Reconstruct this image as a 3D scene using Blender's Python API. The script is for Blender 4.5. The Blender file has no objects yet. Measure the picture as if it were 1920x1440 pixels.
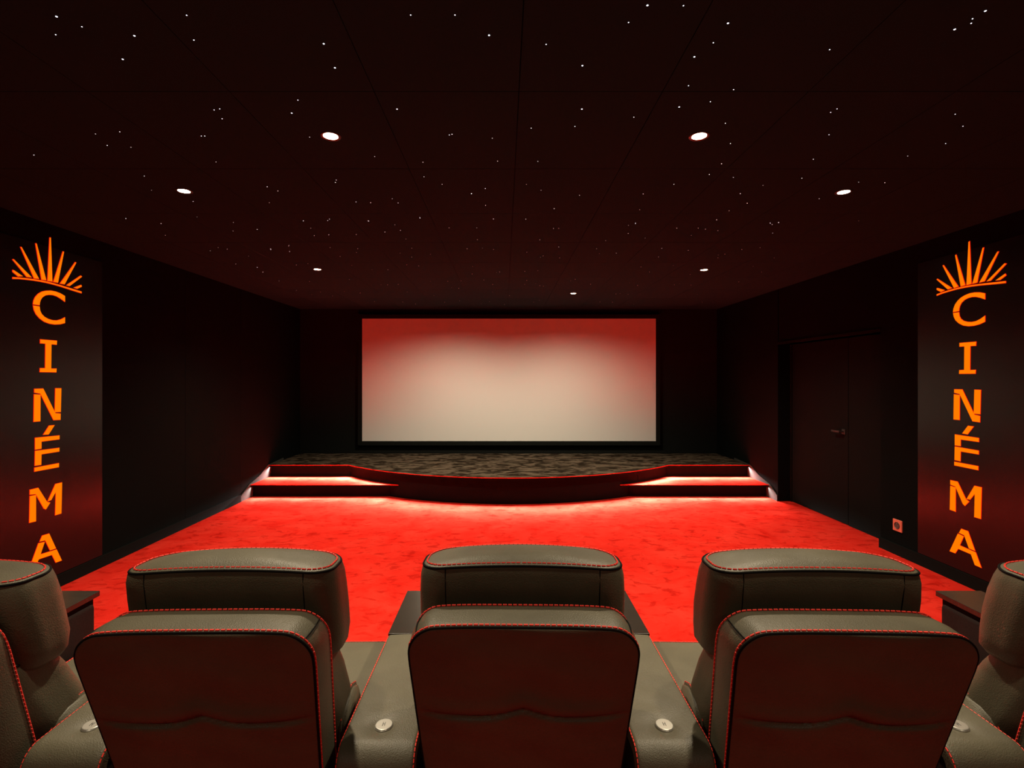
import bpy, bmesh, math, random
from mathutils import Vector, Matrix
random.seed(7)
PI = math.pi
SC = bpy.context.scene
COL = SC.collection

# ------------------------------------------------------------------ measures
F = 960.0; VX, VY = 945.0, 710.0; CH = 1.58
CEIL = 2.73; XL = -3.38; XR = 3.53; XD = 3.70; YF = 8.49; YB = -2.2

# ------------------------------------------------------------------ materials
def newmat(name):
    m = bpy.data.materials.new(name); m.use_nodes = True
    nt = m.node_tree; b = nt.nodes['Principled BSDF']
    return m, nt, b
def N(nt, typ, **kw):
    n = nt.nodes.new(typ)
    for k, v in kw.items():
        if k in n.inputs.keys(): n.inputs[k].default_value = v
        else: setattr(n, k, v)
    return n
def ramp(nt, fac, stops):
    r = nt.nodes.new('ShaderNodeValToRGB')
    e = r.color_ramp.elements
    while len(e) < len(stops): e.new(0.5)
    for i, (p, c) in enumerate(stops):
        e[i].position = p; e[i].color = (*c, 1)
    nt.links.new(fac, r.inputs['Fac']); return r.outputs['Color']
def bump(nt, b, height, strength, dist):
    bp = N(nt, 'ShaderNodeBump'); bp.inputs['Strength'].default_value = strength
    bp.inputs['Distance'].default_value = dist
    nt.links.new(height, bp.inputs['Height']); nt.links.new(bp.outputs['Normal'], b.inputs['Normal'])
    return bp
def coords(nt, scale=(1,1,1)):
    tc = nt.nodes.new('ShaderNodeTexCoord'); mp = nt.nodes.new('ShaderNodeMapping')
    mp.inputs['Scale'].default_value = scale
    nt.links.new(tc.outputs['Object'], mp.inputs['Vector']); return mp.outputs['Vector']
def simple(name, col, rough=0.6, spec=0.5, metal=0.0):
    m, nt, b = newmat(name)
    b.inputs['Base Color'].default_value = (*col, 1); b.inputs['Roughness'].default_value = rough
    b.inputs['Specular IOR Level'].default_value = spec; b.inputs['Metallic'].default_value = metal
    return m
def emis(name, col, strength, sample=False):
    m, nt, b = newmat(name)
    b.inputs['Base Color'].default_value = (0, 0, 0, 1)
    b.inputs['Emission Color'].default_value = (*col, 1); b.inputs['Emission Strength'].default_value = strength
    b.inputs['Specular IOR Level'].default_value = 0.0; b.inputs['Roughness'].default_value = 1.0
    if not sample: m.cycles.emission_sampling = 'NONE'
    return m

def leather():
    m, nt, b = newmat('black_leather')
    v = coords(nt)
    n1 = N(nt, 'ShaderNodeTexVoronoi', Scale=400.0); n1.feature = 'SMOOTH_F1'
    n2 = N(nt, 'ShaderNodeTexNoise', Scale=130.0, Detail=3.0)
    n3 = N(nt, 'ShaderNodeTexNoise', Scale=9.0, Detail=3.0)
    wv = N(nt, 'ShaderNodeTexNoise', Scale=4.0, Detail=2.0)
    for n in (n1, n2, n3): nt.links.new(v, n.inputs['Vector'])
    m1 = N(nt, 'ShaderNodeMath', operation='MULTIPLY_ADD'); m1.inputs[1].default_value = 0.4
    nt.links.new(n2.outputs['Fac'], m1.inputs[0]); nt.links.new(n1.outputs['Distance'], m1.inputs[2])
    bp = bump(nt, b, m1.outputs[0], 0.65, 0.0010)
    bp2 = N(nt, 'ShaderNodeBump'); bp2.inputs['Strength'].default_value = 0.22; bp2.inputs['Distance'].default_value = 0.008
    nt.links.new(n3.outputs['Fac'], bp2.inputs['Height']); nt.links.new(bp2.outputs['Normal'], bp.inputs['Normal'])
    c = ramp(nt, n3.outputs['Fac'], [(0.3, (0.074, 0.066, 0.042)), (0.7, (0.093, 0.083, 0.053))])
    nt.links.new(c, b.inputs['Base Color'])
    b.inputs['Roughness'].default_value = 0.50; b.inputs['Specular IOR Level'].default_value = 0.40
    return m
LEATHER = leather()
STITCH = simple('red_thread', (0.85, 0.05, 0.035), 0.6, 0.3)
PIPE = simple('black_piping', (0.006, 0.0055, 0.005), 0.8, 0.08)

def carpet_red():
    m, nt, b = newmat('red_carpet')
    v = coords(nt)
    big = N(nt, 'ShaderNodeTexNoise', Scale=3.2, Detail=6.0, Roughness=0.62, Distortion=0.6)
    vs = coords(nt, (2.0, 3.0, 1)); st = N(nt, 'ShaderNodeTexNoise', Scale=4.2, Detail=4.0, Roughness=0.55, Distortion=0.8)
    fine = N(nt, 'ShaderNodeTexNoise', Scale=260.0, Detail=2.0)
    nt.links.new(v, big.inputs['Vector']); nt.links.new(vs, st.inputs['Vector']); nt.links.new(v, fine.inputs['Vector'])
    c1 = ramp(nt, big.outputs['Fac'], [(0.30, (0.62, 0.016, 0.0095)), (0.5, (0.71, 0.027, 0.0165)), (0.72, (0.77, 0.041, 0.025))])
    c2 = ramp(nt, st.outputs['Fac'], [(0.34, (0.60, 0.42, 0.42)), (0.47, (1, 1, 1)), (0.7, (1.0, 1.0, 1.0))])
    mx = N(nt, 'ShaderNodeMixRGB', blend_type='MULTIPLY'); mx.inputs[0].default_value = 0.75
    nt.links.new(c1, mx.inputs[1]); nt.links.new(c2, mx.inputs[2])
    c3 = ramp(nt, fine.outputs['Fac'], [(0.3, (0.72, 0.72, 0.72)), (0.7, (1, 1, 1))])
    mx2 = N(nt, 'ShaderNodeMixRGB', blend_type='MULTIPLY'); mx2.inputs[0].default_value = 0.8
    nt.links.new(mx.outputs[0], mx2.inputs[1]); nt.links.new(c3, mx2.inputs[2])
    nt.links.new(mx2.outputs[0], b.inputs['Base Color'])
    b.inputs['Roughness'].default_value = 1.0; b.inputs['Specular IOR Level'].default_value = 0.0
    bump(nt, b, fine.outputs['Fac'], 0.6, 0.004)
    return m
RED = carpet_red()

def carpet_brown():
    m, nt, b = newmat('taupe_carpet')
    v = coords(nt, (1.0, 1.7, 1))
    big = N(nt, 'ShaderNodeTexNoise', Scale=5.0, Detail=5.0, Roughness=0.55, Distortion=0.9)
    fine = N(nt, 'ShaderNodeTexNoise', Scale=240.0, Detail=2.0)
    nt.links.new(v, big.inputs['Vector']); nt.links.new(v, fine.inputs['Vector'])
    c1 = ramp(nt, big.outputs['Fac'], [(0.42, (0.017, 0.012, 0.0085)), (0.50, (0.049, 0.037, 0.026)), (0.57, (0.096, 0.073, 0.052))])
    nt.links.new(c1, b.inputs['Base Color'])
    b.inputs['Roughness'].default_value = 1.0; b.inputs['Specular IOR Level'].default_value = 0.0
    bump(nt, b, fine.outputs['Fac'], 0.5, 0.003)
    return m
BROWN = carpet_brown()

def fabric(name, c0, c1, scale=350, rough=0.9, spec=0.15):
    m, nt, b = newmat(name)
    v = coords(nt)
    n = N(nt, 'ShaderNodeTexNoise', Scale=float(scale), Detail=2.0); nt.links.new(v, n.inputs['Vector'])
    c = ramp(nt, n.outputs['Fac'], [(0.35, c0), (0.65, c1)])
    nt.links.new(c, b.inputs['Base Color'])
    b.inputs['Roughness'].default_value = rough; b.inputs['Specular IOR Level'].default_value = spec
    bump(nt, b, n.outputs['Fac'], 0.3, 0.001)
    return m
WALL = fabric('black_wall_fabric', (0.0030, 0.0042, 0.0040), (0.0042, 0.0058, 0.0055), rough=1.0, spec=0.04)
REAR = fabric('red_bounce_rear_wall', (0.26, 0.032, 0.030), (0.33, 0.042, 0.040), rough=1.0, spec=0.0)  # unseen rear wall, colour made up to bounce red fill onto seat backs
FRONTWALL = fabric('black_screen_wall_fabric', (0.010, 0.0112, 0.0105), (0.013, 0.0145, 0.0135), rough=1.0, spec=0.03)
CEILM = fabric('dark_ceiling_fabric', (0.012, 0.040, 0.048), (0.016, 0.048, 0.056), rough=1.0, spec=0.03)  # green and blue raised: lens veil put into the fabric colour
SLOT = simple('black_gap', (0.003, 0.003, 0.003), 0.9, 0.1)
BASE = simple('black_skirting_paint', (0.0060, 0.0058, 0.0050), 0.9, 0.05)
STRING = simple('stair_skirting_paint', (0.045, 0.042, 0.038), 0.8, 0.1)
FASCIA = simple('dark_stage_fascia', (0.0020, 0.0042, 0.0042), 0.8, 0.06)
DOORM = fabric('black_door_paint', (0.0036, 0.0050, 0.0047), (0.0048, 0.0064, 0.0060), 60, 0.9, 0.06)
SIGNP = simple('satin_black_sign_panel', (0.006, 0.0055, 0.0055), 0.27, 0.30)
TRAY = None
def traymat():
    m, nt, b = newmat('dark_wood_tray')
    v = coords(nt, (3, 60, 3)); n = N(nt, 'ShaderNodeTexNoise', Scale=3.0, Detail=4.0); nt.links.new(v, n.inputs['Vector'])
    c = ramp(nt, n.outputs['Fac'], [(0.3, (0.018, 0.014, 0.011)), (0.7, (0.030, 0.023, 0.018))])
    nt.links.new(c, b.inputs['Base Color']); b.inputs['Roughness'].default_value = 0.26
    return m
TRAY = traymat()
CHROME = simple('brushed_chrome', (0.50, 0.49, 0.45), 0.36, 0.5, 0.8)
ENGR = simple('dark_engraving', (0.02, 0.02, 0.02), 0.5)
SCREENM = fabric('white_projection_fabric', (0.86, 0.86, 0.84), (0.90, 0.90, 0.88), 400, 0.95, 0.05)
VELVET = simple('black_velvet_border', (0.009, 0.010, 0.009), 1.0, 0.0)
PLATE = simple('red_socket_plastic', (0.75, 0.20, 0.13), 0.4, 0.4)
DARKP = simple('dark_socket_well', (0.06, 0.055, 0.05), 0.5)
HANDLE = simple('dark_metal_handle', (0.06, 0.05, 0.05), 0.4, 0.4, 0.5)
ORANGE = emis('lit_orange_acrylic', (1.0, 0.185, 0.0), 1.1, True)
REDRIM = emis('red_bloom_edge', (1.0, 0.010, 0.005), 0.9)  # camera bloom around the letters, built as an emissive red rim
LAMPE = emis('lit_warm_lamp', (1.0, 0.86, 0.60), 28.0)
STARM = emis('lit_cool_star', (0.82, 0.88, 1.0), 3.2)
STARD = emis('lit_dim_star', (0.9, 0.86, 0.88), 1.1)
TRIM = simple('black_lamp_trim', (0.02, 0.018, 0.016), 0.4)

# ------------------------------------------------------------------ object helpers
def link(name, me, mat=None, parent=None, smooth=False):
    o = bpy.data.objects.new(name, me); COL.objects.link(o)
    if mat:
        for mm in (mat if isinstance(mat, (list, tuple)) else [mat]): me.materials.append(mm)
    if parent: o.parent = parent
    if smooth:
        for p in me.polygons: p.use_smooth = True
    return o
def bmobj(name, bm, mat, parent=None, smooth=False, recalc=True):
    if recalc: bmesh.ops.recalc_face_normals(bm, faces=bm.faces)
    me = bpy.data.meshes.new(name); bm.to_mesh(me); bm.free()
    return link(name, me, mat, parent, smooth)
def tag(o, label, cat, group=None, kind=None):
    o['label'] = label
    if cat: o['category'] = cat
    if group: o['group'] = group
    if kind: o['kind'] = kind
    return o
def struct(o):
    o['kind'] = 'structure'; return o
def empty(name, loc, rz=0.0):
    o = bpy.data.objects.new(name, None); COL.objects.link(o)
    o.location = loc; o.rotation_euler = (0, 0, rz); o.empty_display_size = 0.1
    return o
def add_box(bm, x0, x1, y0, y1, z0, z1, bev=0.0, mi=0):
    r = bmesh.ops.create_cube(bm, size=1.0)
    vs = r['verts']
    for v in vs:
        v.co = Vector(((x0+x1)/2 + v.co.x*(x1-x0), (y0+y1)/2 + v.co.y*(y1-y0), (z0+z1)/2 + v.co.z*(z1-z0)))
    fs = list({f for v in vs for f in v.link_faces})
    if bev > 0:
        es = list({e for v in vs for e in v.link_edges})
        rr = bmesh.ops.bevel(bm, geom=es, offset=bev, segments=3, affect='EDGES', profile=0.5)
        fs = rr['faces']
    for f in fs: f.material_index = mi
def add_prism(bm, poly, fn0, fn1, mi=0, side_mi=None):
    """poly: 2D list; fn0/fn1 map (a,b) to 3D for the two caps"""
    a = [bm.verts.new(fn0(*p)) for p in poly]; b = [bm.verts.new(fn1(*p)) for p in poly]
    f = bm.faces.new(a); f.material_index = mi
    f = bm.faces.new(list(reversed(b))); f.material_index = mi
    n = len(poly)
    for i in range(n):
        f = bm.faces.new((a[i], a[(i+1) % n], b[(i+1) % n], b[i])); f.material_index = mi if side_mi is None else side_mi
def add_tube(bm, pts, r, seg=6, cap=True):
    rings = []
    n = len(pts)
    for i, p in enumerate(pts):
        t = (pts[min(i+1, n-1)] - pts[max(i-1, 0)])
        if t.length < 1e-9: t = Vector((0, 0, 1))
        t.normalize()
        u = t.cross(Vector((0, 0, 1)))
        if u.length < 0.1: u = t.cross(Vector((1, 0, 0)))
        u.normalize(); w = t.cross(u)
        rings.append([bm.verts.new(p + (u*math.cos(2*PI*k/seg) + w*math.sin(2*PI*k/seg))*r) for k in range(seg)])
    for i in range(n-1):
        for k in range(seg):
            bm.faces.new((rings[i][k], rings[i][(k+1) % seg], rings[i+1][(k+1) % seg], rings[i+1][k]))
    if cap: bm.faces.new(rings[0]); bm.faces.new(list(reversed(rings[-1])))
def add_lathe(bm, prof, c, seg=32, mi=0):
    rings = []
    for (r, z) in prof:
        if r < 1e-6: rings.append([bm.verts.new((c[0], c[1], c[2]+z))])
        else: rings.append([bm.verts.new((c[0]+r*math.cos(2*PI*k/seg), c[1]+r*math.sin(2*PI*k/seg), c[2]+z)) for k in range(seg)])
    for i in range(len(rings)-1):
        A, B = rings[i], rings[i+1]
        for k in range(seg):
            k2 = (k+1) % seg
            if len(A) == 1 and len(B) == 1: continue
            if len(A) == 1: f = bm.faces.new((A[0], B[k], B[k2]))
            elif len(B) == 1: f = bm.faces.new((A[k], A[k2], B[0]))
            else: f = bm.faces.new((A[k], A[k2], B[k2], B[k]))
            f.material_index = mi
def dashes(bm, pts, L=0.0085, gap=0.0032, r=0.0013):
    """broken line of small thread loops along a polyline"""
    acc = [0.0]
    for i in range(1, len(pts)): acc.append(acc[-1] + (pts[i]-pts[i-1]).length)
    def at(s):
        s = max(0, min(acc[-1], s))
        lo, hi = 0, len(acc)-1
        while hi-lo > 1:
            m = (lo+hi)//2
            if acc[m] <= s: lo = m
            else: hi = m
        d = acc[hi]-acc[lo]
        return pts[lo].lerp(pts[hi], (s-acc[lo])/d if d > 0 else 0)
    s = 0.0
    while s + L < acc[-1]:
        a, b = at(s), at(s+L); d = b-a
        add_tube(bm, [a, a+d*0.2+Vector((0, 0, 0)), a+d*0.8, b], r, 5)
        s += L+gap

# rounded cushion: outline (a,b) rounded rectangle, thickness c; M maps (a,b,c) -> Vector
def rr_boundary(x, y, A, B, R):
    ax, ay = abs(x), abs(y)
    if ax > A-R and ay > B-R:
        qx, qy = ax-(A-R), ay-(B-R); l = math.hypot(qx, qy)
        if l > 1e-9:
            k = max(qx, qy)/l
            qx, qy = qx*k, qy*k
        ax, ay = A-R+qx, B-R+qy
    return math.copysign(ax, x), math.copysign(ay, y)
def axis_list(A, R, n):
    h = [ (A-R)*i/n for i in range(n) ]
    for t in range(0, 7): h.append(A-R + R*math.tan(math.radians(45*t/6)))
    return [-v for v in reversed(h[1:])] + h
def cushion(A, B, R, prof, M, dome0, dome1, na=14, nb=14):
    """prof: list of (offset, c) from cap0 (first) to cap1 (last). dome(x,y,r)->dc added along c for each cap."""
    bm = bmesh.new()
    xs, ys = axis_list(A, R, na), axis_list(B, R, nb)
    nx, ny = len(xs), len(ys)
    def pos(i, j, off):
        u, v = xs[i]/A, ys[j]/B; r = max(abs(u), abs(v))
        if r < 1e-6: return 0.0, 0.0, 0.0
        bx, by = rr_boundary(u/r*A, v/r*B, A, B, R)
        s = r
        l = math.hypot(bx, by)
        return bx*s + off*r*bx/A, by*s + off*r*by/B, r
    def cap(off, c, dome):
        g = {}
        for i in range(nx):
            for j in range(ny):
                x, y, r = pos(i, j, off)
                g[i, j] = bm.verts.new(M(x, y, c + dome(x, y, r)))
        for i in range(nx-1):
            for j in range(ny-1):
                bm.faces.new((g[i, j], g[i+1, j], g[i+1, j+1], g[i, j+1]))
        return g
    per = [(i, 0) for i in range(nx)] + [(nx-1, j) for j in range(1, ny)] + [(i, ny-1) for i in range(nx-2, -1, -1)] + [(0, j) for j in range(ny-2, 0, -1)]
    g0 = cap(prof[0][0], prof[0][1], dome0)
    rings = [[g0[p] for p in per]]
    for (o, c) in prof[1:-1]:
        ring = []
        for p in per:
            x, y, r = pos(p[0], p[1], o)
            ring.append(bm.verts.new(M(x, y, c)))
        rings.append(ring)
    g1 = cap(prof[-1][0], prof[-1][1], dome1)
    rings.append([g1[p] for p in per])
    n = len(per)
    for a, b in zip(rings[:-1], rings[1:]):
        for k in range(n):
            bm.faces.new((a[k], a[(k+1) % n], b[(k+1) % n], b[k]))
    return bm
def outline(A, B, R, off, t0, t1, n=160):
    """points of the outline by arc length fraction; t=0 at middle of -b side, runs +a way"""
    a, b = A-R, B-R; r = R
    segs = [('l', (0, -B), (a, -B)), ('c', (a, -b), -PI/2), ('l', (A, -b), (A, b)), ('c', (a, b), 0),
            ('l', (a, B), (-a, B)), ('c', (-a, b), PI/2), ('l', (-A, b), (-A, -b)), ('c', (-a, -b), PI), ('l', (-a, -B), (0, -B))]
    Ls = [math.dist(s[1], s[2]) if s[0] == 'l' else r*PI/2 for s in segs]; T = sum(Ls)
    out = []
    for k in range(n+1):
        s = ((t0 + (t1-t0)*k/n) % 1.0000001)*T
        for sg, L in zip(segs, Ls):
            if s <= L+1e-9:
                f = s/L if L > 0 else 0
                if sg[0] == 'l': x, y = sg[1][0]+(sg[2][0]-sg[1][0])*f, sg[1][1]+(sg[2][1]-sg[1][1])*f
                else: x, y = sg[1][0]+r*math.cos(sg[2]+f*PI/2), sg[1][1]+r*math.sin(sg[2]+f*PI/2)
                break
            s -= L
        out.append((x*(1+off/A), y*(1+off/B)))
    return out

# ------------------------------------------------------------------ room
bm = bmesh.new(); add_box(bm, XL-.15, XD+.15, YB-.15, YF+.15, -0.12, 0.0)
struct(bmobj('floor', bm, RED))
# ceiling: panels with narrow gaps under a dark slab
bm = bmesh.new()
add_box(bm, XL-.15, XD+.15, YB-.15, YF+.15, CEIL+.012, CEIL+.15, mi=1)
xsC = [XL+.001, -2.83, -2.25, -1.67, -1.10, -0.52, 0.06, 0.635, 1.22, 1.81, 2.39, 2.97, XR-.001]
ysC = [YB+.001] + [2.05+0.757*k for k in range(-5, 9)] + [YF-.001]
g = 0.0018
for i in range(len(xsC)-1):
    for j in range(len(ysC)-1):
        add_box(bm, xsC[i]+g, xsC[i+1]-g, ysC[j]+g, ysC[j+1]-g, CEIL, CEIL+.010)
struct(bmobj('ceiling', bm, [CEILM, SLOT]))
# left wall: fabric panels with joints
bm = bmesh.new()
add_box(bm, XL-.15, XL-.008, YB-.15, YF+.15, 0, CEIL+.012, mi=1)
yL = [YB-.0, 0.87, 2.01, 3.15, 4.29, 5.43, 6.57, 7.71, YF]
for a, b in zip(yL[:-1], yL[1:]): add_box(bm, XL-.008, XL, a+.002, b-.002, 0, CEIL, bev=0.0)
struct(bmobj('wall_left', bm, [WALL, SLOT]))
# right wall with door recess
bm = bmesh.new()
YD0, YD1, ZD = 4.80, 6.60, 2.05
add_box(bm, XR, XR+.32, YB-.15, YD0, 0, CEIL+.012)
add_box(bm, XR, XR+.32, YD1, YF+.15, 0, CEIL+.012)
add_box(bm, XR+.012, XR+.32, YD0, YD1, ZD, CEIL+.012)
struct(bmobj('wall_right', bm, WALL))
bm = bmesh.new(); add_box(bm, XR-.004, XR+.03, YD0-.002, YD1+.002, ZD-.028, ZD)
struct(bmobj('trim_1', bm, BASE))
bm = bmesh.new(); add_box(bm, XL-.15, XR+.32, YF, YF+.15, 0, CEIL+.012)
struct(bmobj('wall_front', bm, FRONTWALL))
bm = bmesh.new(); add_box(bm, XL-.15, XR+.32, YB-.15, YB, 0, CEIL+.012)
struct(bmobj('wall_back', bm, REAR))
# door in recess
bm = bmesh.new(); add_box(bm, XD, XD+.045, 5.505, YD1-.03, 0.006, ZD-.03, bev=.002)
door = struct(bmobj('door_1', bm, DOORM))
bm = bmesh.new(); add_box(bm, XD, XD+.045, YD0+.001, 5.498, 0.0, ZD-.03, bev=.002)
struct(bmobj('trim_2', bm, DOORM))
bm = bmesh.new(); add_box(bm, XD-.012, XD+.045, YD1-.028, YD1, 0, ZD-.03); 
struct(bmobj('trim_3', bm, BASE))
bm = bmesh.new()
add_box(bm, XD-.008, XD+.001, 5.545, 5.60, .975, 1.030, bev=.002)
add_tube(bm, [Vector((XD, 5.572, 1.002)), Vector((XD-.045, 5.572, 1.002)), Vector((XD-.052, 5.58, 1.002))], .009, 10)
add_box(bm, XD-.062, XD-.044, 5.565, 5.70, .992, 1.013, bev=.004)
bmobj('door_handle', bm, HANDLE, door)
# baseboards
bm = bmesh.new(); add_box(bm, XL-.001, XL+.016, YB, 6.55, 0, .095, bev=.002)
struct(bmobj('baseboard_left', bm, BASE))
bm = bmesh.new(); add_box(bm, XR-.016, XR+.001, YB, YD0+.002, 0, .095, bev=.002)
struct(bmobj('baseboard_right', bm, BASE))

# ------------------------------------------------------------------ stage
CX, CYC, RAD = 0.07, 9.61, 3.23
SX = 2.29; YS = 7.33; STZ = 0.34
XE = CX - SX, CX + SX
def front_curve(rad, ys, n=48):
    """plan line of the stage front: straight, bulge, straight"""
    h = math.asin(min(1, math.sqrt(max(0, rad*rad-(CYC-ys)**2))/rad))
    pts = [(XL+.012, ys)]
    for k in range(n+1):
        a = -h + 2*h*k/n
        pts.append((CX+rad*math.sin(a), CYC-rad*math.cos(a)))
    pts.append((XR-.012, ys)); return pts
stage = empty('stage', (CX, 7.6, 0))
def local(parent, bm):
    bmesh.ops.translate(bm, verts=bm.verts, vec=-parent.location)
def slab(name, line, yback, z0, z1, mat, parent):
    bm = bmesh.new()
    poly = line + [(line[-1][0], yback), (line[0][0], yback)]
    add_prism(bm, poly, lambda a, b: Vector((a, b, z0)), lambda a, b: Vector((a, b, z1)))
    local(parent, bm); return bmobj(name, bm, mat, parent)
def strip(name, line0, line1, z0, z1, mat, parent):
    """band between two plan lines with the same count"""
    bm = bmesh.new(); n = len(line0)
    V = [[bm.verts.new((p[0], p[1], z)) for p in L] for L in (line0, line1) for z in (z0, z1)]
    a0, a1, b0, b1 = V
    for i in range(n-1):
        bm.faces.new((a0[i], a0[i+1], a1[i+1], a1[i])); bm.faces.new((b0[i], b0[i+1], b1[i+1], b1[i]))
        bm.faces.new((a0[i], a0[i+1], b0[i+1], b0[i])); bm.faces.new((a1[i], a1[i+1], b1[i+1], b1[i]))
    bm.faces.new((a0[0], a1[0], b1[0], b0[0])); bm.faces.new((a0[-1], a1[-1], b1[-1], b0[-1]))
    local(parent, bm); return bmobj(name, bm, mat, parent)
nose = front_curve(RAD, YS); face = front_curve(RAD-.06, YS+.07); nose_in = front_curve(RAD-.014, YS+.014)
slab('stage_body', face, YF-.002, 0.0, STZ-.03, FASCIA, stage)
slab('stage_board', nose_in, YF-.002, STZ-.03, STZ-.006, FASCIA, stage)
carp = front_curve(RAD-.012, YS+.012)
slab('carpet', carp, YF-.002, STZ-.006, STZ, BROWN, stage)
strip('nosing', nose, nose_in, STZ-.024, STZ-.004, FASCIA, stage)
strip('red_edge_trim', nose, carp, STZ-.004, STZ+.003, RED, stage)
tag(stage, 'low stage with a bowed front and mottled taupe carpet below the projection screen', 'stage')
# steps left and right
YT = 6.80
def step(x0, x1, side, label):
    e = empty('stage_step', ((x0+x1)/2, 7.1, 0))
    # tread: straight front edge, inner end follows the stage curve
    def inner(y, r): return CX + side*math.sqrt(max(0, r*r-(CYC-y)**2))
    def poly(yf, r, yb):
        xs_ = []
        for k in range(9):
            y = yf + (yb-yf)*k/8; xs_.append((inner(y, r), y))
        wall = x0 if side < 0 else x1
        return [(wall, yf)] + xs_ + [(wall, yb)]
    def sl(name, pl, z0, z1, mat):
        bm = bmesh.new(); add_prism(bm, pl, lambda a, b: Vector((a, b, z0)), lambda a, b: Vector((a, b, z1)))
        local(e, bm); return bmobj(name, bm, mat, e)
    sl('riser', poly(YT+.07, RAD-.058, YS+.068), 0, .145, FASCIA)
    sl('tread_board', poly(YT+.002, RAD-.058, YS+.068), .145, .163, FASCIA)
    sl('tread_carpet', poly(YT, RAD-.058, YS+.068), .163, .170, RED)
    tag(e, label, 'step', 'steps up to the stage')
step(XL+.012, 0, -1, 'red carpeted step at the left end of the stage front')
step(0, XR-.012, 1, 'red carpeted step at the right end of the stage front, by the door')
# stair skirtings on the side walls
for nm, xa, xb in (('trim_4', XL-.001, XL+.0115), ('trim_5', XR-.0115, XR+.001)):
    bm = bmesh.new()
    pl = [(6.60 if xa > 0 else 6.56, 0), (6.60 if xa > 0 else 6.56, .075), (YT-.01, .185), (7.08, .25), (YS-.01, .345), (YS+.5, .37), (YS+.5, 0)]
    add_prism(bm, pl, lambda a, b: Vector((xa, a, b)), lambda a, b: Vector((xb, a, b)))
    struct(bmobj(nm, bm, STRING))

# ------------------------------------------------------------------ projection screen
scr = empty('projection_screen', (CX, YF-.02, .55))
sx0, sx1, sz0, sz1 = -2.335, 2.50, .552, 2.568
bm = bmesh.new(); add_box(bm, sx0, sx1, YF-.060, YF-.045, sz0, sz1); local(scr, bm); bmobj('screen_fabric', bm, SCREENM, scr)
bm = bmesh.new()
for a in ((sx0-.07, sx1+.07, sz1, sz1+.07), (sx0-.07, sx1+.07, sz0-.07, sz0), (sx0-.07, sx0, sz0, sz1), (sx1, sx1+.07, sz0, sz1)):
    add_box(bm, a[0], a[1], YF-.062, YF-.001, a[2], a[3])
local(scr, bm); bmobj('border_frame', bm, FRONTWALL, scr)
tag(scr, 'wide white projection screen with thin black border above the stage', 'screen')

# ------------------------------------------------------------------ lit signs
def c1(x, y): return x/4.0, 400+y/4.0
def c2(x, y): return x/3.789, 720+y/3.789
def P(fn, s):
    v = [float(t) for t in s.replace(';', ' ').replace(',', ' ').split()]
    return [fn(v[i], v[i+1]) for i in range(0, len(v), 2)]
rays = ['100,426 108,428 175,472 140,472 100,438', '100,347 106,345 240,480 205,476', '159,254 165,254 294,490 260,487',
        '271,227 277,227 349,501 316,497', '377,183 383,183 395,511 361,506', '476,287 482,289 437,519 405,514',
        '568,367 574,370 487,531 454,526', '609,468 617,474 525,544 502,539', '612,538 616,549 582,564 557,557']
arc = '100,480 150,483 200,488 250,494 300,502 350,512 400,524 450,538 500,553 555,570 614,588 614,598 555,580 500,562 450,546 400,532 350,520 300,510 250,502 200,496 150,491 100,490'
letters = {
 'C': (c1, ['252,682 256,655 268,628 290,604 318,588 350,581 385,580 420,587 455,600 490,621 490,662 460,640 430,622 400,612 370,610 345,614 322,628 308,648 302,668 300,688',
            '253,692 300,699 304,730 316,756 338,778 368,794 400,803 430,804 460,796 490,781 490,822 455,831 415,833 375,827 335,812 300,786 274,756 259,724']),
 'I': (c1, ['306,946 430,956 428,985 388,981 386,1165 427,1165 425,1192 303,1190 304,1162 343,1162 345,977 306,974']),
 'N': (c2, ['248,35 310,33 396,208 433,211 432,254 384,256 291,68 248,60', '246,74 290,76 289,264 243,268', '397,31 438,31 434,198 393,200']),
 'E': (c2, ['253,383 425,366 425,392 297,409 297,459 253,466', '253,476 424,454 424,479 297,499 295,574 251,580', '249,595 421,563 421,590 249,622',
            '352,296 390,293 348,358 311,360']),
 'M': (c2, ['216,752 274,738 337,838 359,843 329,890 315,884 258,782 216,786', '216,797 258,789 258,975 212,986', '343,832 397,711 443,700 438,919 396,932 400,764 366,824']),
 'A': (c2, ['303,1078 352,1063 400,1168 359,1181 325,1110 286,1119', '277,1132 320,1122 290,1211 405,1176 441,1253 400,1268 373,1213 278,1245 255,1297 211,1315']),
}
UC = 3.81
def unproj(p):
    d = (-XL-.012)*F/(VX-p[0]); return (d-UC, CH+(VY-p[1])*d/F)
def grow(poly, g):
    """offset a simple polygon outward by g"""
    n = len(poly); area = sum(poly[i][0]*poly[(i+1) % n][1]-poly[(i+1) % n][0]*poly[i][1] for i in range(n))
    s = 1 if area > 0 else -1; out = []
    for i in range(n):
        p0, p1, p2 = Vector(poly[i-1]), Vector(poly[i]), Vector(poly[(i+1) % n])
        d1, d2 = (p1-p0).normalized(), (p2-p1).normalized()
        n1, n2 = Vector((d1.y, -d1.x))*s, Vector((d2.y, -d2.x))*s
        m = n1+n2
        if m.length < 1e-3: m = n1
        m = m/max(m.dot(m)/2, .45) if m.dot(m) > 0 else n1
        out.append((p1.x+m.x*g, p1.y+m.y*g))
    return out
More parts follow.
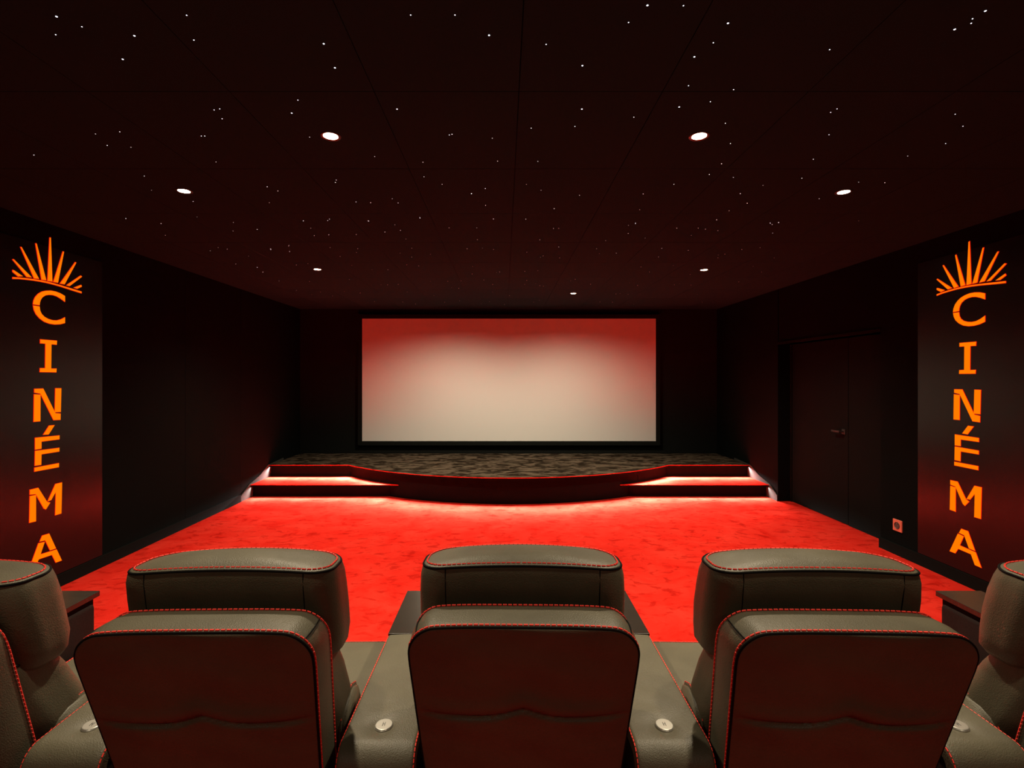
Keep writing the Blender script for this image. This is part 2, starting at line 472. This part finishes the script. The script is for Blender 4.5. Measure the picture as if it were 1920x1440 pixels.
def build_sign(name, base, sgn, yc, dz, label):
    """sgn=+1 left wall (faces +X), -1 right wall"""
    root = empty(name, (base, yc, 0.1))
    def W(off): return lambda u, z: Vector((sgn*off, sgn*u, z+dz-0.1))
    bm = bmesh.new(); add_box(bm, 0 if sgn > 0 else -.006, .006 if sgn > 0 else 0, -.49, .49, 0.0, 2.46)
    bmobj('panel', bm, SIGNP, root)
    def shape(nm, polys, rim=.0024):
        bm = bmesh.new(); 
        for pl in polys:
            q = [unproj(p) for p in pl]
            add_prism(bm, q, W(.0062), W(.0105), 0)
        fc = bmobj(nm, bm, ORANGE, root)
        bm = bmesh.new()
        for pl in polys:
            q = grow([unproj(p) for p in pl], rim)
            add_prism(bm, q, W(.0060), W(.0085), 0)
        r = bmobj('bloom_rim', bm, REDRIM, fc)
        return fc
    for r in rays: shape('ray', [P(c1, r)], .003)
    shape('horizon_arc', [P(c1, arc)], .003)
    for k in 'CINEMA':
        pass
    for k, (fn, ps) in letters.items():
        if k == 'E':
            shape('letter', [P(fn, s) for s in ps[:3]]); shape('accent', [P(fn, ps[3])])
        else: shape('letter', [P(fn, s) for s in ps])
    tag(root, label, 'sign', 'vertical lit cinema signs')
    return root
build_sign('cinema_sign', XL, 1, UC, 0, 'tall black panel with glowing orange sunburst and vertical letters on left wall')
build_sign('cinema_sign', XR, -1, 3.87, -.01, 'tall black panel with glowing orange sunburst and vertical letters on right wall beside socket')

# ------------------------------------------------------------------ wall socket
so = empty('wall_socket', (XR, 4.585, .265))
bm = bmesh.new(); add_box(bm, -.010, .001, -.052, .052, -.052, .052, bev=.003); bmobj('cover_plate', bm, PLATE, so)
bm = bmesh.new(); add_lathe(bm, [(0, 0), (.026, 0), (.027, .001), (.0295, .004), (.0305, .0), (.0, -.001)], (0, 0, 0), 28)
bmesh.ops.rotate(bm, verts=bm.verts, matrix=Matrix.Rotation(-PI/2, 3, 'Y')); bmesh.ops.translate(bm, verts=bm.verts, vec=(-.0105, 0, 0))
bmobj('socket_well', bm, DARKP, so)
bm = bmesh.new()
for s in (-1, 1): add_tube(bm, [Vector((-.010, s*.0095, 0)), Vector((-.0125, s*.0095, 0))], .0025, 8)
add_tube(bm, [Vector((-.010, 0, .014)), Vector((-.017, 0, .014))], .0025, 8)
bmobj('pin_contact', bm, CHROME, so)
tag(so, 'square red power socket low on the right wall', 'power socket')

# ------------------------------------------------------------------ seats
RED_S = STITCH
SIDE = fabric('shaded_side_leather', (0.016, 0.010, 0.009), (0.022, 0.013, 0.012), 200, 0.7, 0.08)  # leather darkened: shade on the console sides put into the colour
def make_seat():
    root = empty('recliner_seat', (0, 1.7, 0))
    O = Vector((0, 1.7, 0))
    LEAN = .30
    def shift(bm): bmesh.ops.translate(bm, verts=bm.verts, vec=-O)
    # ---- back shell (rear face towards -Y)
    ZT, ZB = 1.010, .30
    A, B, R, T = .265, (ZT-ZB)/2, .062, .125
    zc = (ZT+ZB)/2
    def M(a, b, c):
        z = zc + b
        w = 1.0 - .21*max(0, min(.42, .925-z))
        topcrown = -.010*(a/A)**4 if b > 0 else 0
        z2 = z + topcrown*(max(0, b)/B)
        y = 1.165 + LEAN*(ZT - z) + c
        # gentle fullness of side band
        return Vector((a*w, y, z2))
    def crease(x):   # height of the sagging fold of the rear panel
        u = abs(x)/A
        return .782 - .013*math.sin(PI*min(1, u))**.8 + .012*math.exp(-(u/.17)**2)
    def rear(x, b, r):
        z = zc+b
        puff = -.016*(1-r**3.2)
        dz = z-crease(x)
        edge = max(0, 1-(abs(x)/A)**6)
        fold = .013*math.exp(-(dz/.0062)**2) - (.0075*math.exp(-((dz-.024)/.022)**2)) - (.002*math.exp(-((dz+.03)/.03)**2))
        wr = .0008*math.sin(x*38+z*9)*math.exp(-((dz-.10)/.08)**2) + .0012*math.sin(z*60+x*14)
        return puff + (fold + wr)*edge
    def front(x, b, r): return .006*(1-r**4)
    prof = [(-.0035, .0), (-.0008, .0008), (.0006, .003), (.0, .0055), (.0018, .009), (.0045, .03), (.0065, .06), (.0045, .095), (.0012, .118), (-.002, .1235), (-.005, .125)]
    bm = cushion(A, B, R, prof, M, rear, front, 30, 46); shift(bm)
    sh = bmobj('back_shell', bm, LEATHER, root, True)
    def around(off, c, t0, t1, lift=0, n=220):
        return [M(x, y, c) - O for (x, y) in outline(A, B, R, off, t0, t1, n)]
    bm = bmesh.new()
    dashes(bm, around(.0035, .0135, .10, .90), .0098, .0030, .0023)
    bmobj('red_stitching', bm, RED_S, sh); bm = bmesh.new()
    dashes(bm, around(.0040, .1165, .10, .90), .0098, .0030, .0021)
    bmobj('red_stitching', bm, RED_S, sh)
    bm = bmesh.new(); add_tube(bm, around(.0012, .0045, .05, .95), .0034, 8); bmobj('piping', bm, PIPE, sh, True)
    # corner seams across the band
    for s in (-1, 1):
        bm = bmesh.new(); px, pz = s*(A-R*.293), B-R*.293
        L = []
        for k in range(13):
            c = .012+.100*k/12; o = .0022+.0054*math.sin(PI*k/12)
            L.append(M(px*(1+o/A), pz*(1+o/B), c) - O)
        add_tube(bm, L, .0019, 6)
        bmobj('corner_seam', bm, PIPE, sh)
    # ---- headrest (box cushion, thickness is vertical)
    HA, HB, HR = .262, .076, .058; H0, H1 = .835, 1.091
    def MH(a, b, c):
        u = a/HA
        y = 1.386 + .22*(H1-c) + b + (.030*(1-u*u) if b > 0 else .004*(1-u*u))*(abs(b)/HB)
        z = c + .010*(1-u*u) - (.10*b if c > 1.0 else 0) * 0.3
        return Vector((a, y, z))
    profH = [(-.02, H0), (-.006, H0+.004), (.006, H0+.02), (.012, H0+.06), (.0135, H0+.12), (.012, H0+.18), (.0085, H0+.225), (.0035, H0+.245), (.0005, H0+.2515), (-.0012, H0+.2535), (-.004, H0+.2550)]
    def profat(z):
        for (o0, z0), (o1, z1) in zip(profH[:-1], profH[1:]):
            if z0 <= z <= z1: return o0+(o1-o0)*(z-z0)/(z1-z0)
        return 0
    def topd(x, b, r): return .016*(1-r**2.6) + .0012*math.sin(x*33+b*20)*(1-r)
    bm = cushion(HA, HB, HR, profH, MH, lambda x, b, r: -.012*(1-r**2), topd, 26, 9); shift(bm)
    for v in bm.verts:   # soft wrinkles on the sides of the headrest
        z = v.co.z
        if z < 1.09:
            w = .0022*math.sin(z*70 + v.co.x*30)*max(0, (abs(v.co.x)-.15)/.11)
            v.co.y += w; 
    hd = bmobj('headrest', bm, LEATHER, root, True)
    def hround(off, c, t0, t1, n=240): return [MH(x, y, c)-O for (x, y) in outline(HA, HB, HR, off, t0, t1, n)]
    bm = bmesh.new(); dashes(bm, [p+Vector((0, 0, .0042)) for p in hround(-.0085, H0+.2535, 0, 1, 300)], .0098, .0030, .0021); bmobj('red_stitching', bm, RED_S, hd)
    bm = bmesh.new(); add_tube(bm, hround(.0008, H0+.2515, 0, 1, 300), .0032, 8); bmobj('piping', bm, PIPE, hd, True)
    for s in (-1, 1):
        bm = bmesh.new(); L = []
        for k in range(18):
            zz = H1-.008 - .20*k/17
            o = profat(zz)
            L.append(MH(s*.198, -HB*(1+o/HB)+.0006, zz)-O)
        add_tube(bm, L, .0016, 6)
        bmobj('panel_seam', bm, PIPE, hd)
    # ---- lumbar cushion
    LA, LB, LR = .250, .085, .06; L0, L1 = .44, .862
    def ML(a, b, c):
        t = (c-L0)/(L1-L0)
        y = 1.60 - .22*t + b*(1+.15*math.sin(PI*t)) 
        return Vector((a*(1-.04*t), y, c))
    profL = [(-.02, L0), (.0, L0+.015), (.008, L0+.06), (.011, L0+.14), (.013, L0+.24), (.012, L0+.33), (.008, L0+.385), (.001, L0+.409), (-.0012, L0+.4145), (-.006, L0+.418), (-.012, L0+.4205)]
    bm = cushion(LA, LB, LR, profL, ML, lambda x, b, r: 0, lambda x, b, r: .010*(1-r**2), 22, 9); shift(bm)
    for v in bm.verts:
        v.co.x += .0025*math.sin(v.co.z*48+v.co.y*25)*(1 if v.co.x > 0 else -1)*max(0, (abs(v.co.x)-.2)/.06)
    lm = bmobj('lumbar_cushion', bm, LEATHER, root, True)
    bm = bmesh.new(); dashes(bm, [ML(x, y, L0+.4165)-O+Vector((0, 0, .004)) for x, y in outline(LA, LB, LR, -.009, 0, 1, 260)], .0098, .003, .0019); bmobj('red_stitching', bm, RED_S, lm)
    bm = bmesh.new(); add_tube(bm, [ML(x, y, L0+.410)-O for x, y in outline(LA, LB, LR, .0012, 0, 1, 260)], .003, 8); bmobj('piping', bm, PIPE, lm, True)
    # ---- seat cushion
    SA, SB, SR = .262, .36, .05
    def MS(a, b, c): return Vector((a, 1.875+b, c))
    profS = [(-.01, .285), (0, .29), (.004, .31), (.004, .40), (0, .435), (-.005, .446), (-.012, .450)]
    bm = cushion(SA, SB, SR, profS, MS, lambda x, b, r: 0, lambda x, b, r: .012*(1-r**3), 14, 16); shift(bm)
    sc = bmobj('seat_cushion', bm, LEATHER, root, True)
    bm = bmesh.new(); dashes(bm, [MS(x, y, .4515)-O for x, y in outline(SA, SB, SR, -.014, 0, 1, 300)], .0098, .003, .0018); bmobj('red_stitching', bm, RED_S, sc)
    # ---- footrest front panel and base
    bm = bmesh.new(); add_box(bm, -.258, .258, 2.15, 2.225, .055, .283, bev=.02); shift(bm); bmobj('footrest', bm, LEATHER, root, True)
    bm = bmesh.new(); add_box(bm, -.262, .262, 1.38, 2.148, .0, .284, bev=.006); shift(bm); bmobj('seat_base', bm, PIPE, root)
    bm = bmesh.new(); add_box(bm, -.19, .19, 1.47, 1.53, .284, .44); shift(bm); bmobj('back_bracket', bm, PIPE, root)
    # ---- side wings beside the lumbar cushion
    for s in (-1, 1):
        yz = [(1.44, .40), (1.435, .58), (1.44, .63), (1.455, .655), (1.49, .668), (1.55, .668), (1.59, .652), (1.62, .60), (1.64, .40)]
        def MW(x, y, z): return Vector((x, y, z))
        bm = bmesh.new(); add_prism(bm, yz, lambda a, b: Vector((s*.240, a, b)), lambda a, b: Vector((s*.264, a, b)))
        es = [e for e in bm.edges if abs(e.verts[0].co.x-e.verts[1].co.x) < 1e-6]
        bmesh.ops.bevel(bm, geom=es, offset=.009, segments=3, affect='EDGES'); shift(bm)
        # slide outwards side of the shell keeps clear of the console
        wg = bmobj('side_wing', bm, LEATHER, root, True)
        bm = bmesh.new(); dashes(bm, [Vector((s*.254, a, b+.0012))-O for a, b in yz[2:8]], .0085, .003, .0013); bmobj('red_stitching', bm, RED_S, wg)
    return root
def make_console():
    root = empty('armrest_console', (0, 1.7, 0)); O = Vector((0, 1.7, 0))
    HW = .099
    # body with leather sides
    bm = bmesh.new(); add_box(bm, -HW+.003, HW-.003, 1.285, 2.215, 0, .612, bev=.018); bmesh.ops.translate(bm, verts=bm.verts, vec=-O)
    bmobj('console_body', bm, SIDE, root, True)
    # padded top rolled over the rear end
    path = [(1.262, .36), (1.262, .42), (1.262, .50), (1.2625, .55)]
    for k in range(0, 13):
        a = PI - (PI/2)*k/12; path.append((1.318+.055*math.cos(a), .592+.060*math.sin(a)))
    n = 44
    for k in range(1, n+1): path.append((1.318 + (1.852-1.318)*k/n, .652))
    BX, BY = 0.0, 1.372
    across = []
    for k in range(0, 8): across.append((-HW + .0105*(1-math.cos(PI/2*k/7)), -.0115*(1-math.sin(PI/2*k/7))))
    mid = [-.075, -.06, -.048, -.038, -.031, -.026, -.02, -.01, 0]
    acr = across + [(m, 0) for m in mid] + [(-m, 0) for m in reversed(mid[:-1])] + [(-x, h) for x, h in reversed(across)]
    acr = [(-HW, -.030)] + acr + [(HW, -.030)]
    bm = bmesh.new(); G = []
    for i, (y, z) in enumerate(path):
        p0, p1 = path[max(0, i-1)], path[min(len(path)-1, i+1)]
        t = Vector((p1[0]-p0[0], p1[1]-p0[1])).normalized(); nn = Vector((-t.y, t.x))
        row = []
        for (x, h) in acr:
            d = math.hypot(x-BX, (y-BY)*1.0)
            dim = -.013*math.exp(-(d/.030)**2) if z > .64 else 0
            puff = .004*(1-(x/HW)**2)
            if z > .64: puff += .0010*math.sin(y*60+x*40)*(1-(x/HW)**2)*math.exp(-((y-1.40)/.12)**2)
            hh = h+dim+puff
            row.append(bm.verts.new((x, y+nn.x*hh, z+nn.y*hh)))
        G.append(row)
    for i in range(len(G)-1):
        for j in range(len(acr)-1): bm.faces.new((G[i][j], G[i][j+1], G[i+1][j+1], G[i+1][j]))
    bmesh.ops.translate(bm, verts=bm.verts, vec=-O)
    bm.normal_update()
    pad = bmobj('arm_pad', bm, LEATHER, root, True)
    for s in (-1, 1):
        bm = bmesh.new(); L = []
        for i, (y, z) in enumerate(path):
            p0, p1 = path[max(0, i-1)], path[min(len(path)-1, i+1)]
            t = Vector((p1[0]-p0[0], p1[1]-p0[1])).normalized(); nn = Vector((-t.y, t.x))
            L.append(Vector((s*(HW-.003), y-nn.x*.0035, z-nn.y*.0035))-O)
        dashes(bm, L, .0090, .0030, .0019)
        bmobj('red_stitching', bm, RED_S, pad)
    # front tray
    bm = bmesh.new(); add_box(bm, -HW, HW, 1.856, 2.232, .634, .656, bev=.0018); bmesh.ops.translate(bm, verts=bm.verts, vec=-O)
    bmobj('tray_top', bm, TRAY, root)
    bm = bmesh.new(); add_box(bm, -HW+.012, HW-.012, 1.866, 2.21, .604, .634); bmesh.ops.translate(bm, verts=bm.verts, vec=-O)
    bmobj('tray_support', bm, PIPE, root)
    # round metal button
    zb = .652-.009
    bm = bmesh.new(); add_lathe(bm, [(0, 0), (.0245, 0), (.0252, .003), (.0245, .0085), (.0225, .0112), (.021, .0118), (.0, .0118)], (BX, BY, zb), 40)
    bmesh.ops.translate(bm, verts=bm.verts, vec=-O); bt = bmobj('button', bm, CHROME, root, False)
    bm = bmesh.new()
    for dx in (-.0028, .0028): add_box(bm, BX+dx-.0007, BX+dx+.0007, BY-.0075, BY+.0075, zb+.0117, zb+.0122)
    add_box(bm, BX-.0028, BX+.0028, BY-.0006, BY+.0006, zb+.0117, zb+.0122)
    bmesh.ops.translate(bm, verts=bm.verts, vec=-O); bmobj('engraved_mark', bm, ENGR, bt)
    return root
def copy_tree(o, parent=None):
    c = o.copy(); COL.objects.link(c)
    if parent: c.parent = parent
    for ch in list(o.children): copy_tree(ch, c)
    return c
seat0 = make_seat(); con0 = make_console()
SP = .7475; SC0 = .052
slabs = ['black leather recliner cut off by the left edge of the photo', 'black leather recliner with red stitching, second from the left, left of the middle one',
         'black leather recliner with red stitching in the middle of the row, centred on the screen', 'black leather recliner with red stitching, right of the middle one',
         'black leather recliner cut off by the right edge of the photo']
yaw = [1.2, 1.0, -1.0, -1.6, -1.5]
SX_ = [-1.484, -.711, .054, .812, 1.602]; SY_ = [1.638, 1.675, 1.70, 1.672, 1.640]; HZ_ = [-.022, -.002, 0, -.002, -.020]
CX_ = [-1.860, -1.103, -.3215, .4295, 1.216, 1.980]
for i in range(5):
    s = seat0 if i == 0 else copy_tree(seat0)
    s.location = (SX_[i], SY_[i], 0); s.rotation_euler = (0, 0, math.radians(yaw[i]))
    for ch in s.children:
        if ch.name.startswith('headrest'): ch.location.z = HZ_[i]
    tag(s, slabs[i], 'recliner', 'row of leather recliners')
clabs = ['padded armrest with tray at the outer left end of the row, tray lit red', 'padded armrest left of the second recliner, its button half hidden by the recliner back',
         'padded armrest with round metal button just left of the middle recliner', 'padded armrest with round metal button just right of the middle recliner',
         'padded armrest between the right recliner and the one cut off by the right edge', 'padded armrest with tray at the outer right end of the row, under the right sign']
for i in range(6):
    s = con0 if i == 0 else copy_tree(con0)
    s.location = (CX_[i], 1.7, 0)
    tag(s, clabs[i], 'armrest', 'armrest consoles between the recliners')

# ------------------------------------------------------------------ downlights
def spot(loc, power, size=150, blend=1.0, col=(1, .82, .58), rot=None, rad=.03):
    l = bpy.data.lights.new('spot', 'SPOT'); l.energy = power; l.spot_size = math.radians(size); l.spot_blend = blend
    l.color = col; l.shadow_soft_size = rad
    o = bpy.data.objects.new('lamp_beam', l); COL.objects.link(o); o.location = loc
    if rot: o.rotation_euler = rot
    return o
def make_lamp():
    root = empty('ceiling_downlight', (0, 0, CEIL))
    bm = bmesh.new(); add_lathe(bm, [(.034, -.001), (.044, -.004), (.047, -.002), (.048, .0005), (.034, .0005), (.034, -.001)], (0, 0, 0), 32); bmobj('trim_ring', bm, TRIM, root, True)
    bm = bmesh.new(); add_lathe(bm, [(0, -.004), (.02, -.0035), (.034, -.001), (.034, .0), (0, .0)], (0, 0, 0), 32); bmobj('bulb', bm, LAMPE, root, True)
    return root
def up(px, py):
    d = (CEIL-CH)*F/(VY-py); return ((px-VX)*d/F, d)
lamps = [((620, 255), 'bright ceiling downlight left of centre, nearest of the left lamps', 1),
         ((1311, 255), 'bright ceiling downlight right of centre, nearest of the right lamps', 1),
         ((345, 358), 'ceiling downlight toward the left wall, above the left sign side', 1),
         ((1582, 360), 'ceiling downlight toward the right wall, above the right sign side', 1),
         ((595, 505), 'small distant ceiling downlight above the left end of the stage', 1),
         ((1320, 506), 'small distant ceiling downlight above the right end of the stage', 1),
         ((1075, 550), 'most distant ceiling downlight, just above the screen right of its middle', 1)]
lamp0 = make_lamp(); PW = 178
for i, (p, lb, _) in enumerate(lamps):
    o = lamp0 if i == 0 else copy_tree(lamp0)
    x, y = up(*p); o.location = (x, y, CEIL-.0005)
    tag(o, lb, 'ceiling lamp', 'recessed ceiling downlights')
    spot((x, y, CEIL-.02), PW*(1 if i == 6 else 1.12 if i > 3 else 1.38), 157 if i == 6 else 132 if i > 3 else 110)
x, y = up(1075, 550)
spot((2*CX-x, y, CEIL-.02), PW, 157)          # the twin of the last lamp, recessed and unlit-looking from here
# the next pair of lamps of the same grid, above the camera
for X_ in (-.82, .93): spot((X_, 1.06, CEIL-.02), PW*.42, 84)
for X_ in (-1.2, 1.3): spot((X_, -1.3, CEIL-.02), PW*.36, 150)  # unseen fill lamps added behind the camera to lift the seat backs

# ------------------------------------------------------------------ fibre-optic stars
S6 = '212,62 307,100 209,130 504,134 460,222 700,57 727,150 1214,164 1256,254 1540,56 1706,56 1834,132 1489,409 1117,375 1094,424 1161,514 803,412 824,408 833,445 755,510 768,510 358,502 449,494 402,545 491,552 127,581 541,660 568,713 810,607 724,755 739,813 472,820 604,838 875,834 1002,700 1042,716 1010,760 1261,675 1258,684 1405,587 1335,757 1390,760 1471,745 1493,761 1590,663 1586,608 1685,506 1695,503 1846,518 1866,604 1658,691 1768,726 1820,707 1821,770 1850,821 1138,828 1229,827 1236,822 1575,818 1383,829'
S7 = '508,20 643,21 437,84 810,87 755,160 684,213 128,166 264,246 262,409 236,474 72,480 457,439 662,321 744,381 831,336 627,401 800,462 819,538 97,605 786,614 54,691 109,713 253,732 740,654 830,665 607,691 492,727 941,695 856,726 882,762 814,790 479,786 158,782 768,824 1775,41 1727,70 1722,87 1660,110 1191,186 1219,408 1195,421 1189,505 1662,428 1691,473 1626,538 1484,585 1130,597 1087,668 1300,683 1398,685 1152,745 1300,828 968,836 1000,834 52,822 463,836'
S5 = '170,27 197,53 210,80 262,77 264,20 404,27 361,76 500,41 464,67 520,61 540,92 590,15 695,52 795,52 855,20 797,95 971,20 1022,95 1071,54 1090,54 1090,121 1093,160 1024,158 1034,153 975,140 815,125 855,130 760,127 628,147 561,125 561,157 519,143 543,185 586,189 418,203 475,203 303,155 267,123 366,127 362,141 345,187 187,181 145,186 117,118 121,137 53,128 5,58 5,195 25,212 83,244 146,277 193,245 201,293 232,283 275,297 318,281 336,238 375,287 450,257 474,257 512,256 402,321 427,317 528,319 544,283 574,326 640,296 628,244 679,320 690,245 704,268 730,270 738,243 780,191 778,218 733,315 811,325 841,318 820,240 851,283 852,256 895,328 866,213 877,211 913,296 967,256 975,241 968,209 1015,206 1022,260 1035,262 1007,253 1000,320 1020,313 1133,243 1149,237 1226,127 1236,145 1259,98 1297,143 1341,43 1366,37 1340,72 1401,89 1386,193 1416,211 1345,250 1374,259 1296,290 1310,289 1283,320 1340,291 1361,327 1449,157 1461,126 1502,188 1515,53 1556,133 1567,79 1592,53 1618,57 1663,62 1658,23 1688,147 1664,150 1663,160 1566,258 1526,253 1506,257 1563,220 1590,292 1738,247 1749,130 1790,190 1815,123 1820,211 1852,36 1858,40 1881,33 1860,71 1865,160 1606,320 1645,321 1238,319 1205,255'
pts = [(a/2, b/2) for a, b in P(lambda a, b: (a, b), S6)] + [(960+a/2, b/2) for a, b in P(lambda a, b: (a, b), S7)]
pts += [(480+a*.5208, 400+b*.5208) for a, b in P(lambda a, b: (a, b), S5)]
pts += [(236, 409), (302, 419), (310, 441), (437, 433), (482, 430), (394, 470), (409, 464), (426, 467), (442, 495), (466, 480), (482, 501), (493, 510), (523, 526), (508, 468), (542, 460), (555, 545)]
bright = {(106, 31), (230, 111), (252, 67), (607, 82), (744.5, 204.5), (547, 212), (628, 127), (1091, 204.5), (1092, 123), (1214, 10), (1302, 106.5), (1365, 43.5), (917, 66), (884, 363), (1790, 55), (1847.5, 20.5), (1273.5, 200.5)}
def star_mesh(nm, r, mat):
    bm = bmesh.new(); add_lathe(bm, [(0, -.0012), (r*.7, -.0008), (r, 0.0), (0, 0.0)], (0, 0, 0), 8)
    me = bpy.data.meshes.new(nm); bm.to_mesh(me); bm.free(); me.materials.append(mat); return me
SM = star_mesh('star_large', .0034, STARM); SM2 = star_mesh('star_small', .0021, STARM); SM3 = star_mesh('star_faint', .0024, STARD)
n = 0
for p in pts:
    x, y = up(*p)
    if y > YF-.15 or n >= 300: continue
    me = SM if p in bright else (SM3 if (n % 3 == 0 and p[1] > 250) else SM2)
    o = bpy.data.objects.new('star_light', me); COL.objects.link(o); o.location = (x, y, CEIL-.0002); n += 1
    tag(o, 'tiny white point of light set in the dark ceiling', 'star light', 'star ceiling points of light')

# ------------------------------------------------------------------ LED strips under the nosings
def strip_light(p0, p1, power_per_m, spread=80, w=.012):
    a, b = Vector(p0), Vector(p1); d = b-a
    l = bpy.data.lights.new('led', 'AREA'); l.shape = 'RECTANGLE'; l.size = d.length; l.size_y = w
    l.energy = power_per_m*d.length; l.color = (1.0, .90, .86); l.spread = math.radians(spread)
    o = bpy.data.objects.new('led_strip', l); COL.objects.link(o); o.location = (a+b)/2
    o.rotation_euler = (math.radians(-48), 0, math.atan2(d.y, d.x))
LP = 34.0
ln = front_curve(RAD-.028, YS+.03, 18)
for i in range(len(ln)-1):
    a, b = ln[i], ln[i+1]
    strip_light((a[0], a[1], STZ-.034), (b[0], b[1], STZ-.034), LP)
strip_light((XL+.02, YT+.028, .141), (CX-1.66, YT+.028, .141), LP*.55)
strip_light((CX+1.66, YT+.028, .141), (XR-.02, YT+.028, .141), LP*.55)

# ------------------------------------------------------------------ camera, world, colour
w = bpy.data.worlds.new('world'); SC.world = w; w.use_nodes = True
w.node_tree.nodes['Background'].inputs['Color'].default_value = (0, 0, 0, 1)
cam = bpy.data.cameras.new('camera'); co = bpy.data.objects.new('camera', cam); COL.objects.link(co)
co.location = (0, 0, CH); co.rotation_euler = (PI/2, math.radians(0.0), 0)
cam.sensor_width = 36; cam.sensor_fit = 'HORIZONTAL'; cam.lens = 36*F/1920
cam.shift_x = (960-VX)/1920; cam.shift_y = (VY-720)/1920
cam.clip_start = .02
SC.camera = co
vs = SC.view_settings
SC.display_settings.display_device = 'sRGB'
vs.view_transform = 'Standard'; vs.look = 'None'; vs.exposure = 0.0; vs.gamma = 1.0; vs.use_curve_mapping = False
